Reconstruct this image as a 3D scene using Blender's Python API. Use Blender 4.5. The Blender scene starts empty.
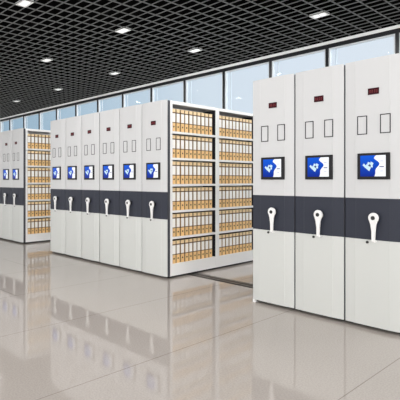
import bpy, math, random
from mathutils import Vector, Matrix
random.seed(7)
S = bpy.context.scene
COL = S.collection

# ---------------------------------------------------------------- materials
def mat(name, color, rough=0.5, metal=0.0, spec=0.5, emis=None, estr=0.0):
    m = bpy.data.materials.new(name); m.use_nodes = True
    b = m.node_tree.nodes['Principled BSDF']
    b.inputs['Base Color'].default_value = (*color, 1)
    b.inputs['Roughness'].default_value = rough
    b.inputs['Metallic'].default_value = metal
    b.inputs['Specular IOR Level'].default_value = spec
    if emis:
        b.inputs['Emission Color'].default_value = (*emis, 1)
        b.inputs['Emission Strength'].default_value = estr
    return m

def noise_tint(m, scale, amount, detail=3.0):
    """fine procedural variation of the base colour"""
    nt = m.node_tree; b = nt.nodes['Principled BSDF']
    col = b.inputs['Base Color'].default_value[:]
    tc = nt.nodes.new('ShaderNodeTexCoord'); n = nt.nodes.new('ShaderNodeTexNoise')
    n.inputs['Scale'].default_value = scale; n.inputs['Detail'].default_value = detail
    r = nt.nodes.new('ShaderNodeMapRange')
    r.inputs['To Min'].default_value = 1 - amount; r.inputs['To Max'].default_value = 1 + amount
    mx = nt.nodes.new('ShaderNodeVectorMath'); mx.operation = 'SCALE'
    mx.inputs[0].default_value = col[:3]
    nt.links.new(tc.outputs['Object'], n.inputs['Vector'])
    nt.links.new(n.outputs['Fac'], r.inputs['Value'])
    nt.links.new(r.outputs['Result'], mx.inputs['Scale'])
    nt.links.new(mx.outputs['Vector'], b.inputs['Base Color'])
    return m

def object_tint(m, amount):
    """every object of the material gets its own slight shade"""
    nt = m.node_tree; b = nt.nodes['Principled BSDF']
    col = b.inputs['Base Color'].default_value[:]
    oi = nt.nodes.new('ShaderNodeObjectInfo'); r = nt.nodes.new('ShaderNodeMapRange')
    r.inputs['To Min'].default_value = 1 - amount; r.inputs['To Max'].default_value = 1 + amount
    mx = nt.nodes.new('ShaderNodeVectorMath'); mx.operation = 'SCALE'
    mx.inputs[0].default_value = col[:3]
    nt.links.new(oi.outputs['Random'], r.inputs['Value'])
    nt.links.new(r.outputs['Result'], mx.inputs['Scale'])
    nt.links.new(mx.outputs['Vector'], b.inputs['Base Color'])
    return m

M = {}
M['upper'] = noise_tint(mat('white_enamel', (0.60, 0.605, 0.615), 0.42), 60, 0.003)
M['lower'] = noise_tint(mat('warm_white_enamel', (0.61, 0.625, 0.61), 0.42), 60, 0.003)
M['band'] = noise_tint(mat('slate_enamel', (0.032, 0.036, 0.052), 0.5, spec=0.3), 60, 0.03)
M['carcass'] = noise_tint(mat('shelf_enamel', (0.86, 0.86, 0.86), 0.45), 40, 0.01)
M['gasket'] = mat('dark_seal', (0.05, 0.052, 0.065), 0.6)
M['black'] = mat('black_base', (0.008, 0.008, 0.008), 0.7)
M['line'] = mat('dark_frame_shade', (0.025, 0.025, 0.03), 0.6, spec=0.2)
M['bezel'] = mat('charcoal_bezel', (0.016, 0.016, 0.018), 0.5, spec=0.25)
M['handle'] = mat('white_plastic', (0.86, 0.86, 0.86), 0.28)
M['hole'] = mat('dark_bore', (0.02, 0.02, 0.02), 0.4)
M['led_glass'] = mat('led_window', (0.03, 0.004, 0.008), 0.35, spec=0.15, emis=(0.12, 0.008, 0.018), estr=0.12)
M['led_digit'] = mat('led_digit', (0.1, 0.01, 0.01), 0.3, emis=(0.45, 0.05, 0.05), estr=0.3)
M['scr_white'] = mat('screen_white', (0.2, 0.2, 0.2), 0.3, emis=(0.93, 0.95, 1.0), estr=0.85)
M['scr_icon'] = mat('screen_icon', (0.1, 0.1, 0.1), 0.3, emis=(0.60, 0.85, 1.0), estr=0.85)
M['scr_text'] = mat('screen_text', (0.05, 0.05, 0.05), 0.3, emis=(0.12, 0.15, 0.35), estr=0.7)
M['scr_dark'] = mat('screen_dark', (0.01, 0.01, 0.02), 0.3, emis=(0.01, 0.015, 0.08), estr=0.7)
M['tan'] = object_tint(mat('tan_board', (0.88, 0.58, 0.26), 0.6), 0.07)
M['tan_top'] = object_tint(mat('pale_tan_board', (0.90, 0.69, 0.40), 0.6), 0.05)
M['strip'] = mat('brown_strip', (0.10, 0.045, 0.02), 0.6)
M['gap_shade'] = mat('brown_gap_shade', (0.09, 0.05, 0.03), 0.8)  # dark binder body, paints the shade between neighbours
M['card'] = mat('label_card', (0.95, 0.93, 0.89), 0.6)
M['ring'] = mat('ring_metal', (0.16, 0.09, 0.05), 0.4, 0.3)
M['grid'] = mat('ceiling_grid', (0.155, 0.158, 0.158), 0.6, spec=0.2)
M['plenum'] = mat('black_slab', (0.003, 0.003, 0.003), 1.0, spec=0.0)
M['trim_w'] = mat('white_trim', (0.93, 0.93, 0.93), 0.4)
M['mullion'] = mat('black_aluminium', (0.012, 0.013, 0.016), 0.4)
M['gasket_l'] = mat('pale_glazing_bead', (0.75, 0.79, 0.83), 0.4)
M['wall'] = noise_tint(mat('pale_plaster', (0.62, 0.64, 0.65), 0.8), 5, 0.03)
M['steel'] = mat('rail_steel', (0.22, 0.19, 0.17), 0.35, 0.8)
M['rail_dark'] = mat('rail_channel', (0.022, 0.020, 0.018), 0.5)
M['lamp'] = mat('lamp_diffuser', (0.8, 0.8, 0.8), 0.5, emis=(1, 1, 0.98), estr=0.8)
M['lamp_fr'] = mat('lamp_frame', (0.85, 0.85, 0.85), 0.4, emis=None)
M['lamp_h'] = mat('lamp_housing', (0.25, 0.25, 0.25), 0.5)
M['pave'] = noise_tint(mat('paving', (0.42, 0.42, 0.41), 0.8), 3, 0.1)

# blue field of the screens: a gradient is part of the shown picture
def screen_blue():
    m = mat('screen_blue', (0.0, 0.01, 0.05), 0.3, spec=0.15)
    nt = m.node_tree; b = nt.nodes['Principled BSDF']
    tc = nt.nodes.new('ShaderNodeTexCoord'); sp = nt.nodes.new('ShaderNodeSeparateXYZ')
    r = nt.nodes.new('ShaderNodeMapRange'); cr = nt.nodes.new('ShaderNodeValToRGB')
    r.inputs['From Min'].default_value = -0.09; r.inputs['From Max'].default_value = 0.09
    cr.color_ramp.elements[0].color = (0.0, 0.010, 0.30, 1)
    cr.color_ramp.elements[1].color = (0.0, 0.11, 0.80, 1)
    nt.links.new(tc.outputs['Object'], sp.inputs[0]); nt.links.new(sp.outputs['Z'], r.inputs['Value'])
    nt.links.new(r.outputs['Result'], cr.inputs['Fac'])
    nt.links.new(cr.outputs['Color'], b.inputs['Emission Color'])
    b.inputs['Emission Strength'].default_value = 0.85
    return m
M['scr_blue'] = screen_blue()

def floor_mat():
    m = mat('polished_tile', (0.5, 0.45, 0.4), 0.1)
    nt = m.node_tree; b = nt.nodes['Principled BSDF']; L = nt.links.new
    tc = nt.nodes.new('ShaderNodeTexCoord')
    mp = nt.nodes.new('ShaderNodeMapping')
    mp.inputs['Location'].default_value = (5.25, -3.15, 0)
    L(tc.outputs['Object'], mp.inputs['Vector'])
    sp = nt.nodes.new('ShaderNodeSeparateXYZ'); L(mp.outputs['Vector'], sp.inputs[0])
    def mth(op, a, b_=None):
        q = nt.nodes.new('ShaderNodeMath'); q.operation = op
        for i_, v_ in enumerate((a, b_)):
            if v_ is None: continue
            if isinstance(v_, (int, float)): q.inputs[i_].default_value = v_
            else: L(v_, q.inputs[i_])
        return q
    # long slabs laid in strips along Y, each strip stepped by 0.9 m
    strip = mth('FLOOR', mth('DIVIDE', sp.outputs['X'], 1.29).outputs[0])
    ys = mth('ADD', sp.outputs['Y'], mth('MULTIPLY', mth('ADD', strip.outputs[0], 2).outputs[0], 0.90).outputs[0])
    fac = [mth('LESS_THAN', mth('PINGPONG', sp.outputs['X'], 0.645).outputs[0], 0.0035),
           mth('LESS_THAN', mth('PINGPONG', ys.outputs[0], 2.58).outputs[0], 0.0035)]
    mx = nt.nodes.new('ShaderNodeMath'); mx.operation = 'MAXIMUM'
    L(fac[0].outputs[0], mx.inputs[0]); L(fac[1].outputs[0], mx.inputs[1])
    n = nt.nodes.new('ShaderNodeTexNoise'); n.inputs['Scale'].default_value = 90; n.inputs['Detail'].default_value = 6
    L(tc.outputs['Object'], n.inputs['Vector'])
    n2 = nt.nodes.new('ShaderNodeTexNoise'); n2.inputs['Scale'].default_value = 0.9; n2.inputs['Detail'].default_value = 4
    L(tc.outputs['Object'], n2.inputs['Vector'])
    cr = nt.nodes.new('ShaderNodeValToRGB')
    cr.color_ramp.elements[0].position = 0.3; cr.color_ramp.elements[0].color = (0.465, 0.415, 0.38, 1)
    cr.color_ramp.elements[1].position = 0.7; cr.color_ramp.elements[1].color = (0.575, 0.52, 0.48, 1)
    L(n.outputs['Fac'], cr.inputs['Fac'])
    m2 = nt.nodes.new('ShaderNodeMix'); m2.data_type = 'RGBA'; m2.blend_type = 'MULTIPLY'
    cr2 = nt.nodes.new('ShaderNodeValToRGB')
    cr2.color_ramp.elements[0].color = (0.93, 0.93, 0.93, 1); cr2.color_ramp.elements[1].color = (1, 1, 1, 1)
    L(n2.outputs['Fac'], cr2.inputs['Fac'])
    m2.inputs['Factor'].default_value = 1
    L(cr.outputs['Color'], m2.inputs['A']); L(cr2.outputs['Color'], m2.inputs['B'])
    m3 = nt.nodes.new('ShaderNodeMix'); m3.data_type = 'RGBA'
    m3.inputs['B'].default_value = (0.30, 0.265, 0.235, 1)
    L(mx.outputs[0], m3.inputs['Factor']); L(m2.outputs['Result'], m3.inputs['A'])
    L(m3.outputs['Result'], b.inputs['Base Color'])
    b.inputs['Roughness'].default_value = 0.055
    b.inputs['IOR'].default_value = 1.56
    return m
M['floor'] = floor_mat()

def glass_mat():
    m = bpy.data.materials.new('window_glass'); m.use_nodes = True
    nt = m.node_tree; nt.nodes.clear(); L = nt.links.new
    out = nt.nodes.new('ShaderNodeOutputMaterial')
    tr = nt.nodes.new('ShaderNodeBsdfTransparent'); tr.inputs['Color'].default_value = (0.90, 0.94, 0.97, 1)
    gl = nt.nodes.new('ShaderNodeBsdfGlossy'); gl.inputs['Roughness'].default_value = 0.02
    gl.inputs['Color'].default_value = (0.12, 0.14, 0.16, 1)
    fr = nt.nodes.new('ShaderNodeFresnel'); fr.inputs['IOR'].default_value = 1.5
    mx = nt.nodes.new('ShaderNodeMixShader')
    ge = nt.nodes.new('ShaderNodeNewGeometry')
    ff = nt.nodes.new('ShaderNodeMath'); ff.operation = 'SUBTRACT'; ff.inputs[0].default_value = 1.0
    L(ge.outputs['Backfacing'], ff.inputs[1])
    fm = nt.nodes.new('ShaderNodeMath'); fm.operation = 'MULTIPLY'
    L(fr.outputs[0], fm.inputs[0]); L(ff.outputs[0], fm.inputs[1])
    L(fm.outputs[0], mx.inputs[0]); L(tr.outputs[0], mx.inputs[1]); L(gl.outputs[0], mx.inputs[2])
    L(mx.outputs[0], out.inputs['Surface'])
    return m
M['glass'] = glass_mat()

# ---------------------------------------------------------------- mesh helper
class MB:
    def __init__(self): self.v = []; self.f = []; self.m = []; self.mats = []
    def mi(self, key):
        if key not in self.mats: self.mats.append(key)
        return self.mats.index(key)
    def box(self, a, b, key, skip=()):
        x0, y0, z0 = a; x1, y1, z1 = b; n = len(self.v); k = self.mi(key)
        self.v += [(x0,y0,z0),(x1,y0,z0),(x1,y1,z0),(x0,y1,z0),(x0,y0,z1),(x1,y0,z1),(x1,y1,z1),(x0,y1,z1)]
        for nm, q in (('bot',(0,3,2,1)),('top',(4,5,6,7)),('front',(0,1,5,4)),('right',(1,2,6,5)),('back',(2,3,7,6)),('left',(3,0,4,7))):
            if nm in skip: continue
            self.f.append(tuple(n+i for i in q)); self.m.append(k)
        return self
    def prism_y(self, pts, y0, y1, key):
        """outline in x,z (counter-clockwise seen from -Y) between y0 (front) and y1"""
        n = len(self.v); k = self.mi(key); c = len(pts)
        self.v += [(x, y0, z) for x, z in pts] + [(x, y1, z) for x, z in pts]
        self.f.append(tuple(n+i for i in range(c))); self.m.append(k)
        self.f.append(tuple(n+c+i for i in reversed(range(c)))); self.m.append(k)
        for i in range(c):
            j = (i+1) % c
            self.f.append((n+i, n+c+i, n+c+j, n+j)); self.m.append(k)
        return self
    def prism_z(self, pts, z0, z1, key):
        """outline in x,y (counter-clockwise from above)"""
        n = len(self.v); k = self.mi(key); c = len(pts)
        self.v += [(x, y, z0) for x, y in pts] + [(x, y, z1) for x, y in pts]
        self.f.append(tuple(n+i for i in reversed(range(c)))); self.m.append(k)
        self.f.append(tuple(n+c+i for i in range(c))); self.m.append(k)
        for i in range(c):
            j = (i+1) % c
            self.f.append((n+i, n+j, n+c+j, n+c+i)); self.m.append(k)
        return self
    def disc_y(self, cx, cz, r, y0, y1, key, n=28, r1=None):
        """round boss along Y; r at y0 (front), r1 at y1"""
        r1 = r if r1 is None else r1
        k = self.mi(key); s = len(self.v)
        A = [2*math.pi*i/n for i in range(n)]
        self.v += [(cx+r*math.cos(a), y0, cz+r*math.sin(a)) for a in A] + [(cx+r1*math.cos(a), y1, cz+r1*math.sin(a)) for a in A]
        self.f.append(tuple(s+i for i in range(n))); self.m.append(k)
        self.f.append(tuple(s+n+i for i in reversed(range(n)))); self.m.append(k)
        for i in range(n):
            j = (i+1) % n
            self.f.append((s+i, s+n+i, s+n+j, s+j)); self.m.append(k)
        return self
    def build(self, name, parent=None, loc=None, smooth=False, bevel=0):
        me = bpy.data.meshes.new(name); me.from_pydata(self.v, [], self.f)
        for k in self.mats: me.materials.append(M[k])
        for p, k in zip(me.polygons, self.m): p.material_index = k
        if smooth:
            for p in me.polygons: p.use_smooth = True
            me.set_sharp_from_angle(angle=math.radians(35))
        me.update()
        o = bpy.data.objects.new(name, me); COL.objects.link(o)
        if parent: o.parent = parent
        if loc: o.location = loc
        if bevel:
            b = o.modifiers.new('bevel', 'BEVEL'); b.width = bevel; b.segments = 2; b.limit_method = 'ANGLE'
        return o

def empty(name, loc):
    o = bpy.data.objects.new(name, None); COL.objects.link(o); o.location = loc
    o.empty_display_size = 0.1
    return o
def tag(o, label=None, cat=None, group=None, kind=None):
    if label: o['label'] = label
    if cat: o['category'] = cat
    if group: o['group'] = group
    if kind: o['kind'] = kind
    return o
def kids(o): return [c for c in bpy.data.objects if c.parent == o]
CH = {}
def copy_tree(src, parent=None):
    c = src.copy(); COL.objects.link(c)
    if parent: c.parent = parent
    for ch in CH.get(src, []):
        d = copy_tree(ch, c); CH.setdefault(c, []).append(d)
    return c
def reg(child, parent):
    CH.setdefault(parent, []).append(child); return child

EYE = 1.33
H = 2.41           # height of the shelving
GAP = 0.03         # clearance under it
CEIL = EYE + 2.58
WALL_Y = 7.8
XL, XR, YF = -19.75, 8.0, -3.0

# ---------------------------------------------------------------- setting
fl = MB().box((XL-0.2, YF, -0.12), (XR, WALL_Y+0.1, 0), 'floor').build('floor'); tag(fl, kind='structure')
g = MB().box((-60, WALL_Y+0.1, -0.3), (40, 80, -0.14), 'pave').build('ground_outside'); tag(g, kind='structure')
wl = MB().box((XL-0.2, YF, 0), (XL, WALL_Y+0.1, CEIL+0.5), 'wall').build('wall_left'); tag(wl, 'pale plaster wall at the far end', kind='structure')
cs = MB().box((XL-0.2, YF, CEIL+0.55), (XR, WALL_Y+0.1, CEIL+0.7), 'plenum').build('ceiling'); tag(cs, 'black slab above the open grid', kind='structure')
# open-cell grid hung under the slab
PX, PY, BW, BH = 0.279, 0.1585, 0.012, 0.014
X0 = -6.58 - PX/2; Y0 = 6.44 - PY/2
gb = MB()
i0 = math.ceil((XL-X0)/PX); i1 = math.floor((XR-X0)/PX)
for i in range(i0, i1+1):
    x = X0 + i*PX
    gb.box((x-BW/2, YF, CEIL), (x+BW/2, WALL_Y-0.05, CEIL+BH), 'grid')
j0 = math.ceil((YF-Y0)/PY); j1 = math.floor((WALL_Y-0.06-Y0)/PY)
for j in range(j0, j1+1):
    y = Y0 + j*PY
    gb.box((XL, y-BW*0.38, CEIL+0.001), (XR, y+BW*0.38, CEIL+BH-0.001), 'grid')
go = gb.build('ceiling_panel'); tag(go, 'dark grey open-cell ceiling grid', kind='structure')
# edge trim and header of the glazing
t = MB(); n_ = [(WALL_Y-0.045, CEIL+0.004), (WALL_Y-0.045, CEIL-0.004), (WALL_Y-0.008, CEIL-0.040), (WALL_Y, CEIL-0.040), (WALL_Y, CEIL+0.004)]
t.v = [(XL, a, b) for a, b in n_] + [(XR, a, b) for a, b in n_]; t.mi('trim_w')
t.f = [(4, 3, 2, 1, 0), (5, 6, 7, 8, 9)] + [(i, (i+1) % 5, 5+(i+1) % 5, 5+i) for i in range(5)]; t.m = [0]*7
t = t.build('trim_1'); tag(t, 'white ceiling edge trim', kind='structure')
t = MB().box((XL, WALL_Y, CEIL-0.115), (XR, WALL_Y+0.1, CEIL), 'mullion').box((XL, WALL_Y, CEIL), (XR, WALL_Y+0.1, CEIL+0.55), 'plenum').build('trim_2'); tag(t, 'black header above the windows', kind='structure')
# windows, one per bay between black mullions
PITCH = 0.1672*WALL_Y
xm0 = -0.401*WALL_Y
ms = [xm0 + k*PITCH for k in range(8, -13, -1)]
ms = [x for x in ms if XL+0.1 < x < XR]
ms = sorted(ms)
edges = [XL] + ms
SILL = 0.10; HEAD = CEIL-0.115
nwin = 0
for a, b in zip(edges[:-1], edges[1:]):
    if b - a < 0.3: continue
    nwin += 1
    w = tag(empty('window_%d' % nwin, ((a+b)/2, WALL_Y, 0)), kind='structure')
    hw = (b-a)/2
    f = MB()
    f.box((hw-0.03, -0.005, 0), (hw+0.03, 0.09, HEAD), 'mullion')       # mullion on its right side
    f.box((-hw+0.03, 0.0, 0), (hw-0.03, 0.09, SILL), 'mullion')
    f.box((-hw+0.03, 0.01, 1.02), (hw-0.03, 0.08, 1.07), 'mullion')
    f.build('window_frame', w)
    bd = MB()
    for s in (-1, 1):
        x = s*(hw-0.03); bd.box((min(x, x-s*0.028), 0.012, SILL), (max(x, x-s*0.028), 0.07, HEAD), 'gasket_l')
    bd.box((-hw+0.058, 0.012, HEAD-0.02), (hw-0.058, 0.07, HEAD), 'gasket_l')
    # slim outer bead line set in from the mullion
    bd.box((-hw+0.15, 0.055, SILL), (-hw+0.165, 0.075, HEAD-0.02), 'gasket_l')
    bd.build('glazing_bead', w)
    MB().box((-hw+0.03, 0.045, SILL), (hw-0.03, 0.051, HEAD), 'glass').build('pane', w)

# ---------------------------------------------------------------- floor track
def track(y0, y1, label):
    o = MB()
    xa, xb = -7.9, -1.56
    o.box((xa, y0, 0), (xb, y1, 0.004), 'rail_dark')
    w = y1-y0
    for c in (0.28, 0.72):
        o.box((xa, y0+w*c-0.012, 0.004), (xb, y0+w*c+0.012, 0.007), 'steel')
    o = o.build('floor_track')
    return tag(o, label, 'rail')
track(4.46, 4.63, 'dark steel floor track running from the middle shelving block to the near one')

# ---------------------------------------------------------------- shelving unit
BAYS = 3; BAYW = 0.855; DIV = 0.077; POST0 = 0.064; POSTW = 0.042
BAY_Y = []
y = POST0 + POSTW
for k in range(BAYS):
    BAY_Y.append(y); y += BAYW + DIV
YEND = BAY_Y[-1] + BAYW + POSTW
SHELF_C = [1.977, 1.618, 1.259, 0.900, 0.541]
PLINTH = 0.192; TOPO = 2.362
TIER_Z = [c+0.015 for c in SHELF_C] + [PLINTH]

def carcass(W, parent):
    w = W - 0.008
    x0, x1 = 0.004, 0.004 + w
    b = MB()
    # uprights on both open sides, joined by partitions
    ys = [(POST0, POST0+POSTW)] + [(BAY_Y[k]-DIV, BAY_Y[k]) for k in (1, 2)] + [(YEND-POSTW, YEND)]
    for a, c in ys: b.box((x0, a, GAP), (x1, c, TOPO), 'carcass')
    b.box((x0, POST0, TOPO), (x1, YEND, H-0.005), 'carcass')                 # top
    b.box((x0+0.002, POST0+POSTW, GAP), (x1-0.002, YEND-POSTW, PLINTH), 'carcass')  # plinth
    b.box((W/2-0.006, POST0+POSTW, PLINTH), (W/2+0.006, YEND-POSTW, TOPO), 'carcass') # middle sheet
    o = b.build('carcass', parent)
    reg(o, parent)
    for z in SHELF_C:
        s = MB()
        for k in range(BAYS):
            s.box((x0+0.001, BAY_Y[k]+0.001, z-0.015), (W/2-0.007, BAY_Y[k]+BAYW-0.001, z+0.015), 'carcass')
            s.box((W/2+0.007, BAY_Y[k]+0.001, z-0.015), (x1-0.001, BAY_Y[k]+BAYW-0.001, z+0.015), 'carcass')
        reg(s.build('shelf', parent), parent)
    # dark strips painting the shade at the end of each bay
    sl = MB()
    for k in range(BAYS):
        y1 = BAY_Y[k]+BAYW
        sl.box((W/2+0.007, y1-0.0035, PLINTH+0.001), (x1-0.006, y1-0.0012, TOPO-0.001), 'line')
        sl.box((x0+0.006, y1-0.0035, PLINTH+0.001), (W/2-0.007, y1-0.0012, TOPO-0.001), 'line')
    q = reg(sl.build('shade_strip', parent), parent); q['label'] = 'dark strip painting the bay end shade'
    bs = MB().box((0.03, 0.05, 0.008), (W-0.03, YEND-0.04, GAP), 'black')
    reg(bs.build('base', parent), parent)

def panel_pts(W, e):
    c = 0.115
    return [(e, 0.020), (e, 0.014), (e+0.004, 0.0095), (c-0.003, 0.0012), (c, 0.0028), (c+0.003, 0.0),
            (W-c-0.003, 0.0), (W-c, 0.0028), (W-c+0.003, 0.0012), (W-e-0.004, 0.0095), (W-e, 0.014), (W-e, 0.020)]

Z1, Z2 = 0.799, 1.168
def fronts(W, parent, e):
    P = panel_pts(W, e)
    o = reg(MB().prism_z(P, GAP, Z1, 'lower').build('lower_panel', parent), parent); o['label'] = 'warm white lower panel'
    o = reg(MB().prism_z(P, Z1+0.0005, Z2-0.0005, 'band').build('accent_band', parent), parent); o['label'] = 'dark slate middle band'
    o = reg(MB().prism_z(P, Z2, H, 'upper').build('upper_panel', parent), parent); o['label'] = 'pale grey upper panel'
    o = reg(MB().box((0.004, 0.0202, GAP+0.005), (W-0.004, POST0-0.0005, H-0.01), 'gasket').build('side_seal', parent), parent)

def label_frame(cx, cz, parent):
    w, h, t = 0.046, 0.084, 0.0075
    b = MB()
    b.box((cx-w, -0.004, cz-h), (cx-w+t, 0.001, cz+h), 'line')
    b.box((cx+w-t, -0.004, cz-h), (cx+w, 0.001, cz+h), 'line')
    b.box((cx-w+t, -0.004, cz+h-t), (cx+w-t, 0.001, cz+h), 'line')
    b.box((cx-w+t, -0.004, cz-h), (cx+w-t, 0.001, cz-h+t), 'line')
    o = reg(b.build('label_holder', parent), parent)
    c = MB().box((cx-w+t, -0.0015, cz-h+t), (cx+w-t, 0.0005, cz+h-t), 'upper').build('label_card', o); reg(c, o)

def fittings(W, cx, parent):
    # clock-like LED window
    led = reg(MB().box((cx-0.050, -0.006, 2.087), (cx+0.050, 0.0005, 2.143), 'led_glass').build('led_display', parent), parent)
    d = MB()
    seg = {'0': 'abcdef', '1': 'bc'}
    for k in range(4):
        x = cx-0.034+k*0.019 + (0.004 if k > 1 else 0)
        w, h, q, z = 0.009, 0.024, 0.002, 2.103
        d.box((x, -0.0072, z+h-q), (x+w, -0.006, z+h), 'led_digit')
        d.box((x, -0.0072, z), (x+w, -0.006, z+q), 'led_digit')
        d.box((x, -0.0072, z+q), (x+q, -0.006, z+h-q), 'led_digit')
        d.box((x+w-q, -0.0072, z+q), (x+w, -0.006, z+h-q), 'led_digit')
    reg(d.build('digits', led), led)
    label_frame(cx-0.105, 1.822, parent)
    label_frame(cx+0.105, 1.822, parent)
    # touch screen
    sx, sz, hw, hh = cx+0.002, 1.452, 0.147, 0.117
    s = reg(MB().box((-hw, -0.016, -hh), (hw, 0.001, hh), 'bezel').build('touch_screen', parent, (sx, 0, sz), bevel=0.004), parent)
    s['label'] = 'charcoal framed touch screen'
    il, ix, iz0, iz1 = hw-0.030, hw-0.034, -hh+0.027, hh-0.022
    wave = []
    n = 22
    for i in range(n+1):
        u = i/n
        z = iz0 + (iz1-iz0)*u
        x = 0.030 + 0.020*math.cos(u*math.pi*2.15 + 2.6) + 0.010*math.sin(u*math.pi*4)
        if u > 0.86: x += (u-0.86)*0.12
        wave.append((x, z))
    D = MB()
    blue = [(-il, iz0)] + wave + [(-il, iz1)]
    D.prism_y(blue, -0.0168, -0.0155, 'scr_blue')
    white = [(ix, iz0), (ix, iz1)] + list(reversed(wave))
    D.prism_y(white, -0.0168, -0.0155, 'scr_white')
    def quad(c, u, v, key, y=-0.0176):
        (cx_, cz_), (ux, uz), (vx, vz) = c, u, v
        D.prism_y([(cx_-ux-vx, cz_-uz-vz), (cx_+ux-vx, cz_+uz-vz), (cx_+ux+vx, cz_+uz+vz), (cx_-ux+vx, cz_-uz+vz)], y, -0.0166, key)
    quad((-0.046, -0.012), (0.020, -0.016), (0.008, 0.016), 'scr_icon')
    quad((-0.078, 0.006), (0.012, -0.012), (0.006, 0.008), 'scr_icon')
    quad((-0.040, 0.024), (0.010, -0.003), (0.004, 0.011), 'scr_icon')
    quad((-0.012, 0.022), (0.012, -0.007), (0.005, 0.012), 'scr_icon')
    quad((-0.012, -0.002), (0.009, -0.005), (0.003, 0.007), 'scr_icon')
    quad((-0.030, 0.006), (0.007, -0.004), (0.003, 0.007), 'scr_dark', -0.0182)
    D.box((0.058, -0.0174, -0.010), (0.098, -0.0166, -0.001), 'scr_text')
    D.box((0.064, -0.0174, 0.042), (0.090, -0.0166, 0.045), 'scr_text')
    D.box((0.064, -0.0174, -0.045), (0.090, -0.0166, -0.042), 'scr_text')
    reg(D.build('display', s), s)
    # crank handle
    hx, hz = cx+0.020, 0.998
    hnd = MB()
    hnd.disc_y(0, 0, 0.026, -0.035, 0.001, 'bezel', r1=0.032)          # boss on the panel
    hnd.disc_y(0, 0, 0.041, -0.060, -0.052, 'handle', n=36, r1=0.046)
    hnd.disc_y(0, 0, 0.046, -0.052, -0.036, 'handle', n=36, r1=0.044)
    arm = [(-0.012, -0.206), (0.010, -0.206), (0.014, -0.190), (0.017, -0.12), (0.024, -0.06), (0.034, -0.03), (0.034, 0.0), (-0.034, 0.0), (-0.034, -0.03), (-0.024, -0.06), (-0.015, -0.12), (-0.014, -0.190)]
    hnd.prism_y([(x, z) for x, z in arm], -0.056, -0.040, 'handle')
    h = reg(hnd.build('crank_handle', parent, (hx, 0, hz), smooth=True), parent)
    h['label'] = 'white folding crank handle'
    reg(MB().disc_y(0, 0, 0.018, -0.0635, -0.059, 'hole').build('hub_cap', h), h)
    gr = MB().disc_y(0.012, -0.204, 0.010, -0.050, -0.020, 'handle', r1=0.009, n=20).build('grip', h, smooth=True); reg(gr, h)
    # lock
    reg(MB().disc_y(cx-0.056, 0.776, 0.012, -0.010, 0.001, 'hole', n=20).build('lock', parent), parent)

_proto = {}
def unit(x0, yf, W, cx, label, group, e=0.0068):
    key = (round(W, 3), round(cx, 3), e)
    if key in _proto:
        r = copy_tree(_proto[key])
    else:
        r = empty('mobile_shelving_unit', (0, 0, 0))
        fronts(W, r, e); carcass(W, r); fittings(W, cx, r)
        _proto[key] = r
    r.location = (x0, yf, 0)
    return tag(r, label, 'shelving unit', group)

P = 0.5435
# near block (three units in the frame)
YC = 3.966; XC = -3.166
for k, lab in enumerate(('white shelving unit at the open end of the near block, beside the floor track',
                         'white shelving unit between two others of the near block',
                         'white shelving unit of the near block farthest from the floor track')):
    u = unit(XC + k*P, YC, P, P/2+0.011, lab, 'shelving units of the near block', 0.0075)
    if k == 0:
        ft = MB().box((0.010, 0.006, 0.0), (0.040, 0.036, GAP), 'handle').build('foot', u)
        ft['label'] = 'small pale levelling foot'
# middle block (six units)
YB = 4.04; XB = -4.668
ordn = ['with binders on its open side', 'second from the open binder side', 'third from the open binder side', 'fourth from the open binder side', 'fifth from the open binder side', 'farthest from the open binder side']
x = XB - 0.556
unit(x, YB, 0.556, 0.277, 'white shelving unit of the middle block with tan binders on its open side', 'shelving units of the middle block')
for k in range(1, 6):
    x -= P + (0.006 if k == 3 else 0)
    unit(x, YB, P, P/2+0.002, 'white shelving unit of the middle block, ' + ordn[k], 'shelving units of the middle block')
# far block (two units and a sliver of a third in the frame)
YA = 4.16; XA = -9.36
x = XA - 0.558
unit(x, YA, 0.558, 0.232, 'white shelving unit of the far block with shaded binders on its open side', 'shelving units of the far block')
for k, lab in ((1, 'white shelving unit of the far block next to the one with binders'), (2, 'white shelving unit of the far block cut by the photo edge')):
    x -= P
    unit(x, YA, P, P/2+0.002, lab, 'shelving units of the far block')

# ---------------------------------------------------------------- binders
BT, BHT, BD = 0.0715, 0.307, 0.235
def make_binder():
    # spine faces +X; origin at the bottom of the spine's middle
    b = MB(); h = BT/2
    z1, z2 = 0.126, 0.248      # label recess
    for sgn in (-1, 1):     # dark edges painting the shaded gaps beside each spine
        b.box((0, min(sgn*h, sgn*(h-0.005)), 0.002), (0.0012, max(sgn*h, sgn*(h-0.005)), BHT-0.002), 'strip')
    f = -0.006
    b.box((-BD, -h+0.001, 0), (f, h-0.001, BHT-0.001), 'gap_shade')          # body behind the spine, coloured dark as shade in the gaps
    b.box((f, -h, 0), (0, h, z1-0.010), 'tan')
    b.box((f, -h, z1-0.010), (0, h, z1), 'strip')
    b.box((f, -h, z1), (-0.003, h, z2), 'tan')
    b.box((f, -h, z2), (0, h, z2+0.014), 'strip')
    b.box((f, -h, z2+0.014), (0, h, BHT), 'tan_top')
    o = b.build('ring_binder')
    c = MB().box((-0.0029, -h+0.008, z1+0.001), (0.001, h-0.008, z2-0.001), 'card').build('label_card', o); reg(c, o)
    # finger ring: short tube set in the spine
    n = 14; m = MB(); k = m.mi('ring'); s = 0
    for ri, xx in ((0.012, 0.0005), (0.012, 0.003), (0.0075, 0.003), (0.0075, 0.0005)):
        for i in range(n):
            a = 2*math.pi*i/n; m.v.append((xx, ri*math.cos(a), 0.064+ri*math.sin(a)))
    for r_ in range(3):
        for i in range(n):
            j = (i+1) % n; m.f.append((r_*n+i, r_*n+j, (r_+1)*n+j, (r_+1)*n+i)); m.m.append(k)
    m.f.append(tuple(3*n+i for i in range(n))); m.m.append(m.mi('hole'))
    rg = m.build('finger_ring', o); reg(rg, o)
    return o
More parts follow.
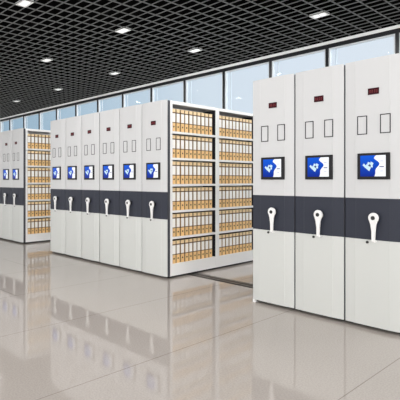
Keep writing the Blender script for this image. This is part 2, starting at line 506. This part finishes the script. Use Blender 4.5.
binder0 = make_binder(); first = True
NUM = ['first', 'second', 'third', 'fourth', 'fifth', 'sixth', 'seventh', 'eighth', 'ninth', 'tenth']
SHELF = ['top shelf', 'second shelf', 'third shelf', 'fourth shelf', 'fifth shelf', 'bottom shelf']
def fill(xs, yf, bay, n, blockname, bayname, group, colour='tan'):
    global first
    for t in range(6):
        for i in range(n):
            b = binder0 if first else copy_tree(binder0)
            first = False
            b.location = (xs - 0.022 + random.uniform(-0.004, 0.002), yf + BAY_Y[bay] + 0.0415 + i*0.0805, TIER_Z[t] + 0.001)
            tag(b, '%s binder, %s from the front post, %s, %s of the %s block' % (colour, NUM[i], SHELF[t], bayname, blockname), 'binder', group)
fill(XB, YB, 0, 10, 'middle', 'front bay', 'binders in the front bay of the middle block')
fill(XB, YB, 1, 10, 'middle', 'second bay', 'binders in the second bay of the middle block')
fill(XA, YA, 0, 7, 'far', 'front bay', 'binders in the far block', 'shaded tan')

# ---------------------------------------------------------------- ceiling lights
def make_light():
    r = empty('ceiling_light', (0, 0, 0))
    w, d = PX/2-0.004, PY/2-0.002
    f = MB()
    f.box((-w, -d, 0), (w, -d+0.02, 0.03), 'lamp_fr'); f.box((-w, d-0.02, 0), (w, d, 0.03), 'lamp_fr')
    f.box((-w, -d+0.02, 0), (-w+0.02, d-0.02, 0.03), 'lamp_fr'); f.box((w-0.02, -d+0.02, 0), (w, d-0.02, 0.03), 'lamp_fr')
    reg(f.build('frame', r), r)
    g = MB()
    for s in (-1, 1):
        g.box((s*0.055-0.042, -d+0.030, 0.004), (s*0.055+0.042, d-0.030, 0.012), 'lamp')
    reg(g.build('diffuser', r), r)
    g = MB().box((-w+0.02, -d+0.02, 0.013), (w-0.02, d-0.02, 0.03), 'lamp_h')
    reg(g.build('housing', r), r)
    return r
L0 = make_light(); firstL = True
X_LAMP = X0 + PX*0.5
Y_LAMP = Y0 + PY*0.5
rows = ['in the row nearest the windows', 'in the second row from the windows', 'in the third row from the windows', 'in the added fourth row from windows', 'in the added fifth row from windows']
ORD = ['farthest one', 'second from the far end', 'third from the far end', 'fourth from the far end', 'fifth from the far end', 'added sixth from the far end']
far_ix = {0: -3, 1: -2, 2: 0, 3: 0, 4: 0}
LAMP_W = 15
def area_lamp(x, y, w):
    ld = bpy.data.lights.new('ceiling_lamp', 'AREA'); ld.shape = 'RECTANGLE'; ld.size = 0.2; ld.size_y = 0.1
    ld.energy = w; ld.color = (1, 0.99, 0.97)
    lo = bpy.data.objects.new('ceiling_lamp', ld); COL.objects.link(lo); lo.location = (x, y, CEIL-0.02)
for iy in range(5):  # lights beyond the view are added to brighten the room
    for ix in range(2, -4, -1):
        if iy > 0 and ix == -3 or iy > 1 and ix <= -1: continue
        o = L0 if firstL else copy_tree(L0); firstL = False
        xx = X_LAMP + 10*PX*ix; yy = Y_LAMP - 11*PY*iy
        o.location = (xx, yy, CEIL-0.004)
        tag(o, 'small white ceiling light %s, %s' % (rows[iy], ORD[ix - far_ix[iy]]), 'ceiling light', 'lights in the ceiling grid')
        area_lamp(xx, yy, LAMP_W)

# ---------------------------------------------------------------- sky
W = bpy.data.worlds.new('sky'); S.world = W; W.use_nodes = True
nt = W.node_tree; nt.nodes.clear(); L = nt.links.new
out = nt.nodes.new('ShaderNodeOutputWorld'); bg = nt.nodes.new('ShaderNodeBackground')
tc = nt.nodes.new('ShaderNodeTexCoord')
dt = nt.nodes.new('ShaderNodeVectorMath'); dt.operation = 'DOT_PRODUCT'
dt.inputs[1].default_value = Vector((0.985, -0.17, 0.0)).normalized()
mr = nt.nodes.new('ShaderNodeMapRange'); mr.interpolation_type = 'SMOOTHSTEP'
mr.inputs['From Min'].default_value = -0.25; mr.inputs['From Max'].default_value = 0.9
mr.inputs['To Min'].default_value = 1.0
mr.inputs['To Max'].default_value = 5.0
L(tc.outputs['Generated'], dt.inputs[0]); L(dt.outputs['Value'], mr.inputs['Value'])
cr = nt.nodes.new('ShaderNodeValToRGB')
m2 = nt.nodes.new('ShaderNodeMapRange'); m2.inputs['From Min'].default_value = -1.0; m2.inputs['From Max'].default_value = 0.0
e = cr.color_ramp.elements
e[0].position = 0.0; e[0].color = (0.38, 0.53, 0.65, 1)
e[1].position = 0.36; e[1].color = (0.90, 0.93, 0.98, 1)
k = e.new(0.07); k.color = (0.55, 0.68, 0.78, 1); k = e.new(0.2); k.color = (0.84, 0.89, 0.94, 1)
k = e.new(1.0); k.color = (1.0, 0.985, 0.96, 1)
L(dt.outputs['Value'], m2.inputs['Value']); L(m2.outputs['Result'], cr.inputs['Fac'])
L(cr.outputs['Color'], bg.inputs['Color']); L(mr.outputs['Result'], bg.inputs['Strength'])
L(bg.outputs[0], out.inputs['Surface'])

# ---------------------------------------------------------------- camera
cd = bpy.data.cameras.new('camera'); cam = bpy.data.objects.new('camera', cd); COL.objects.link(cam)
cam.location = (0, 0, EYE); cam.rotation_euler = (math.radians(90), 0, math.radians(45))
cd.sensor_width = 36; cd.lens = 461/400*36; cd.shift_y = -0.05; cd.clip_start = 0.05; cd.clip_end = 300
S.camera = cam
S.view_settings.view_transform = 'Standard'; S.view_settings.look = 'None'
S.view_settings.exposure = 0.0; S.view_settings.gamma = 1.0
S.view_settings.use_curve_mapping = False
S.cycles.max_bounces = 10; S.cycles.diffuse_bounces = 5; S.cycles.glossy_bounces = 4; S.cycles.transparent_max_bounces = 12
S.cycles.caustics_reflective = False
S.cycles.use_denoising = True
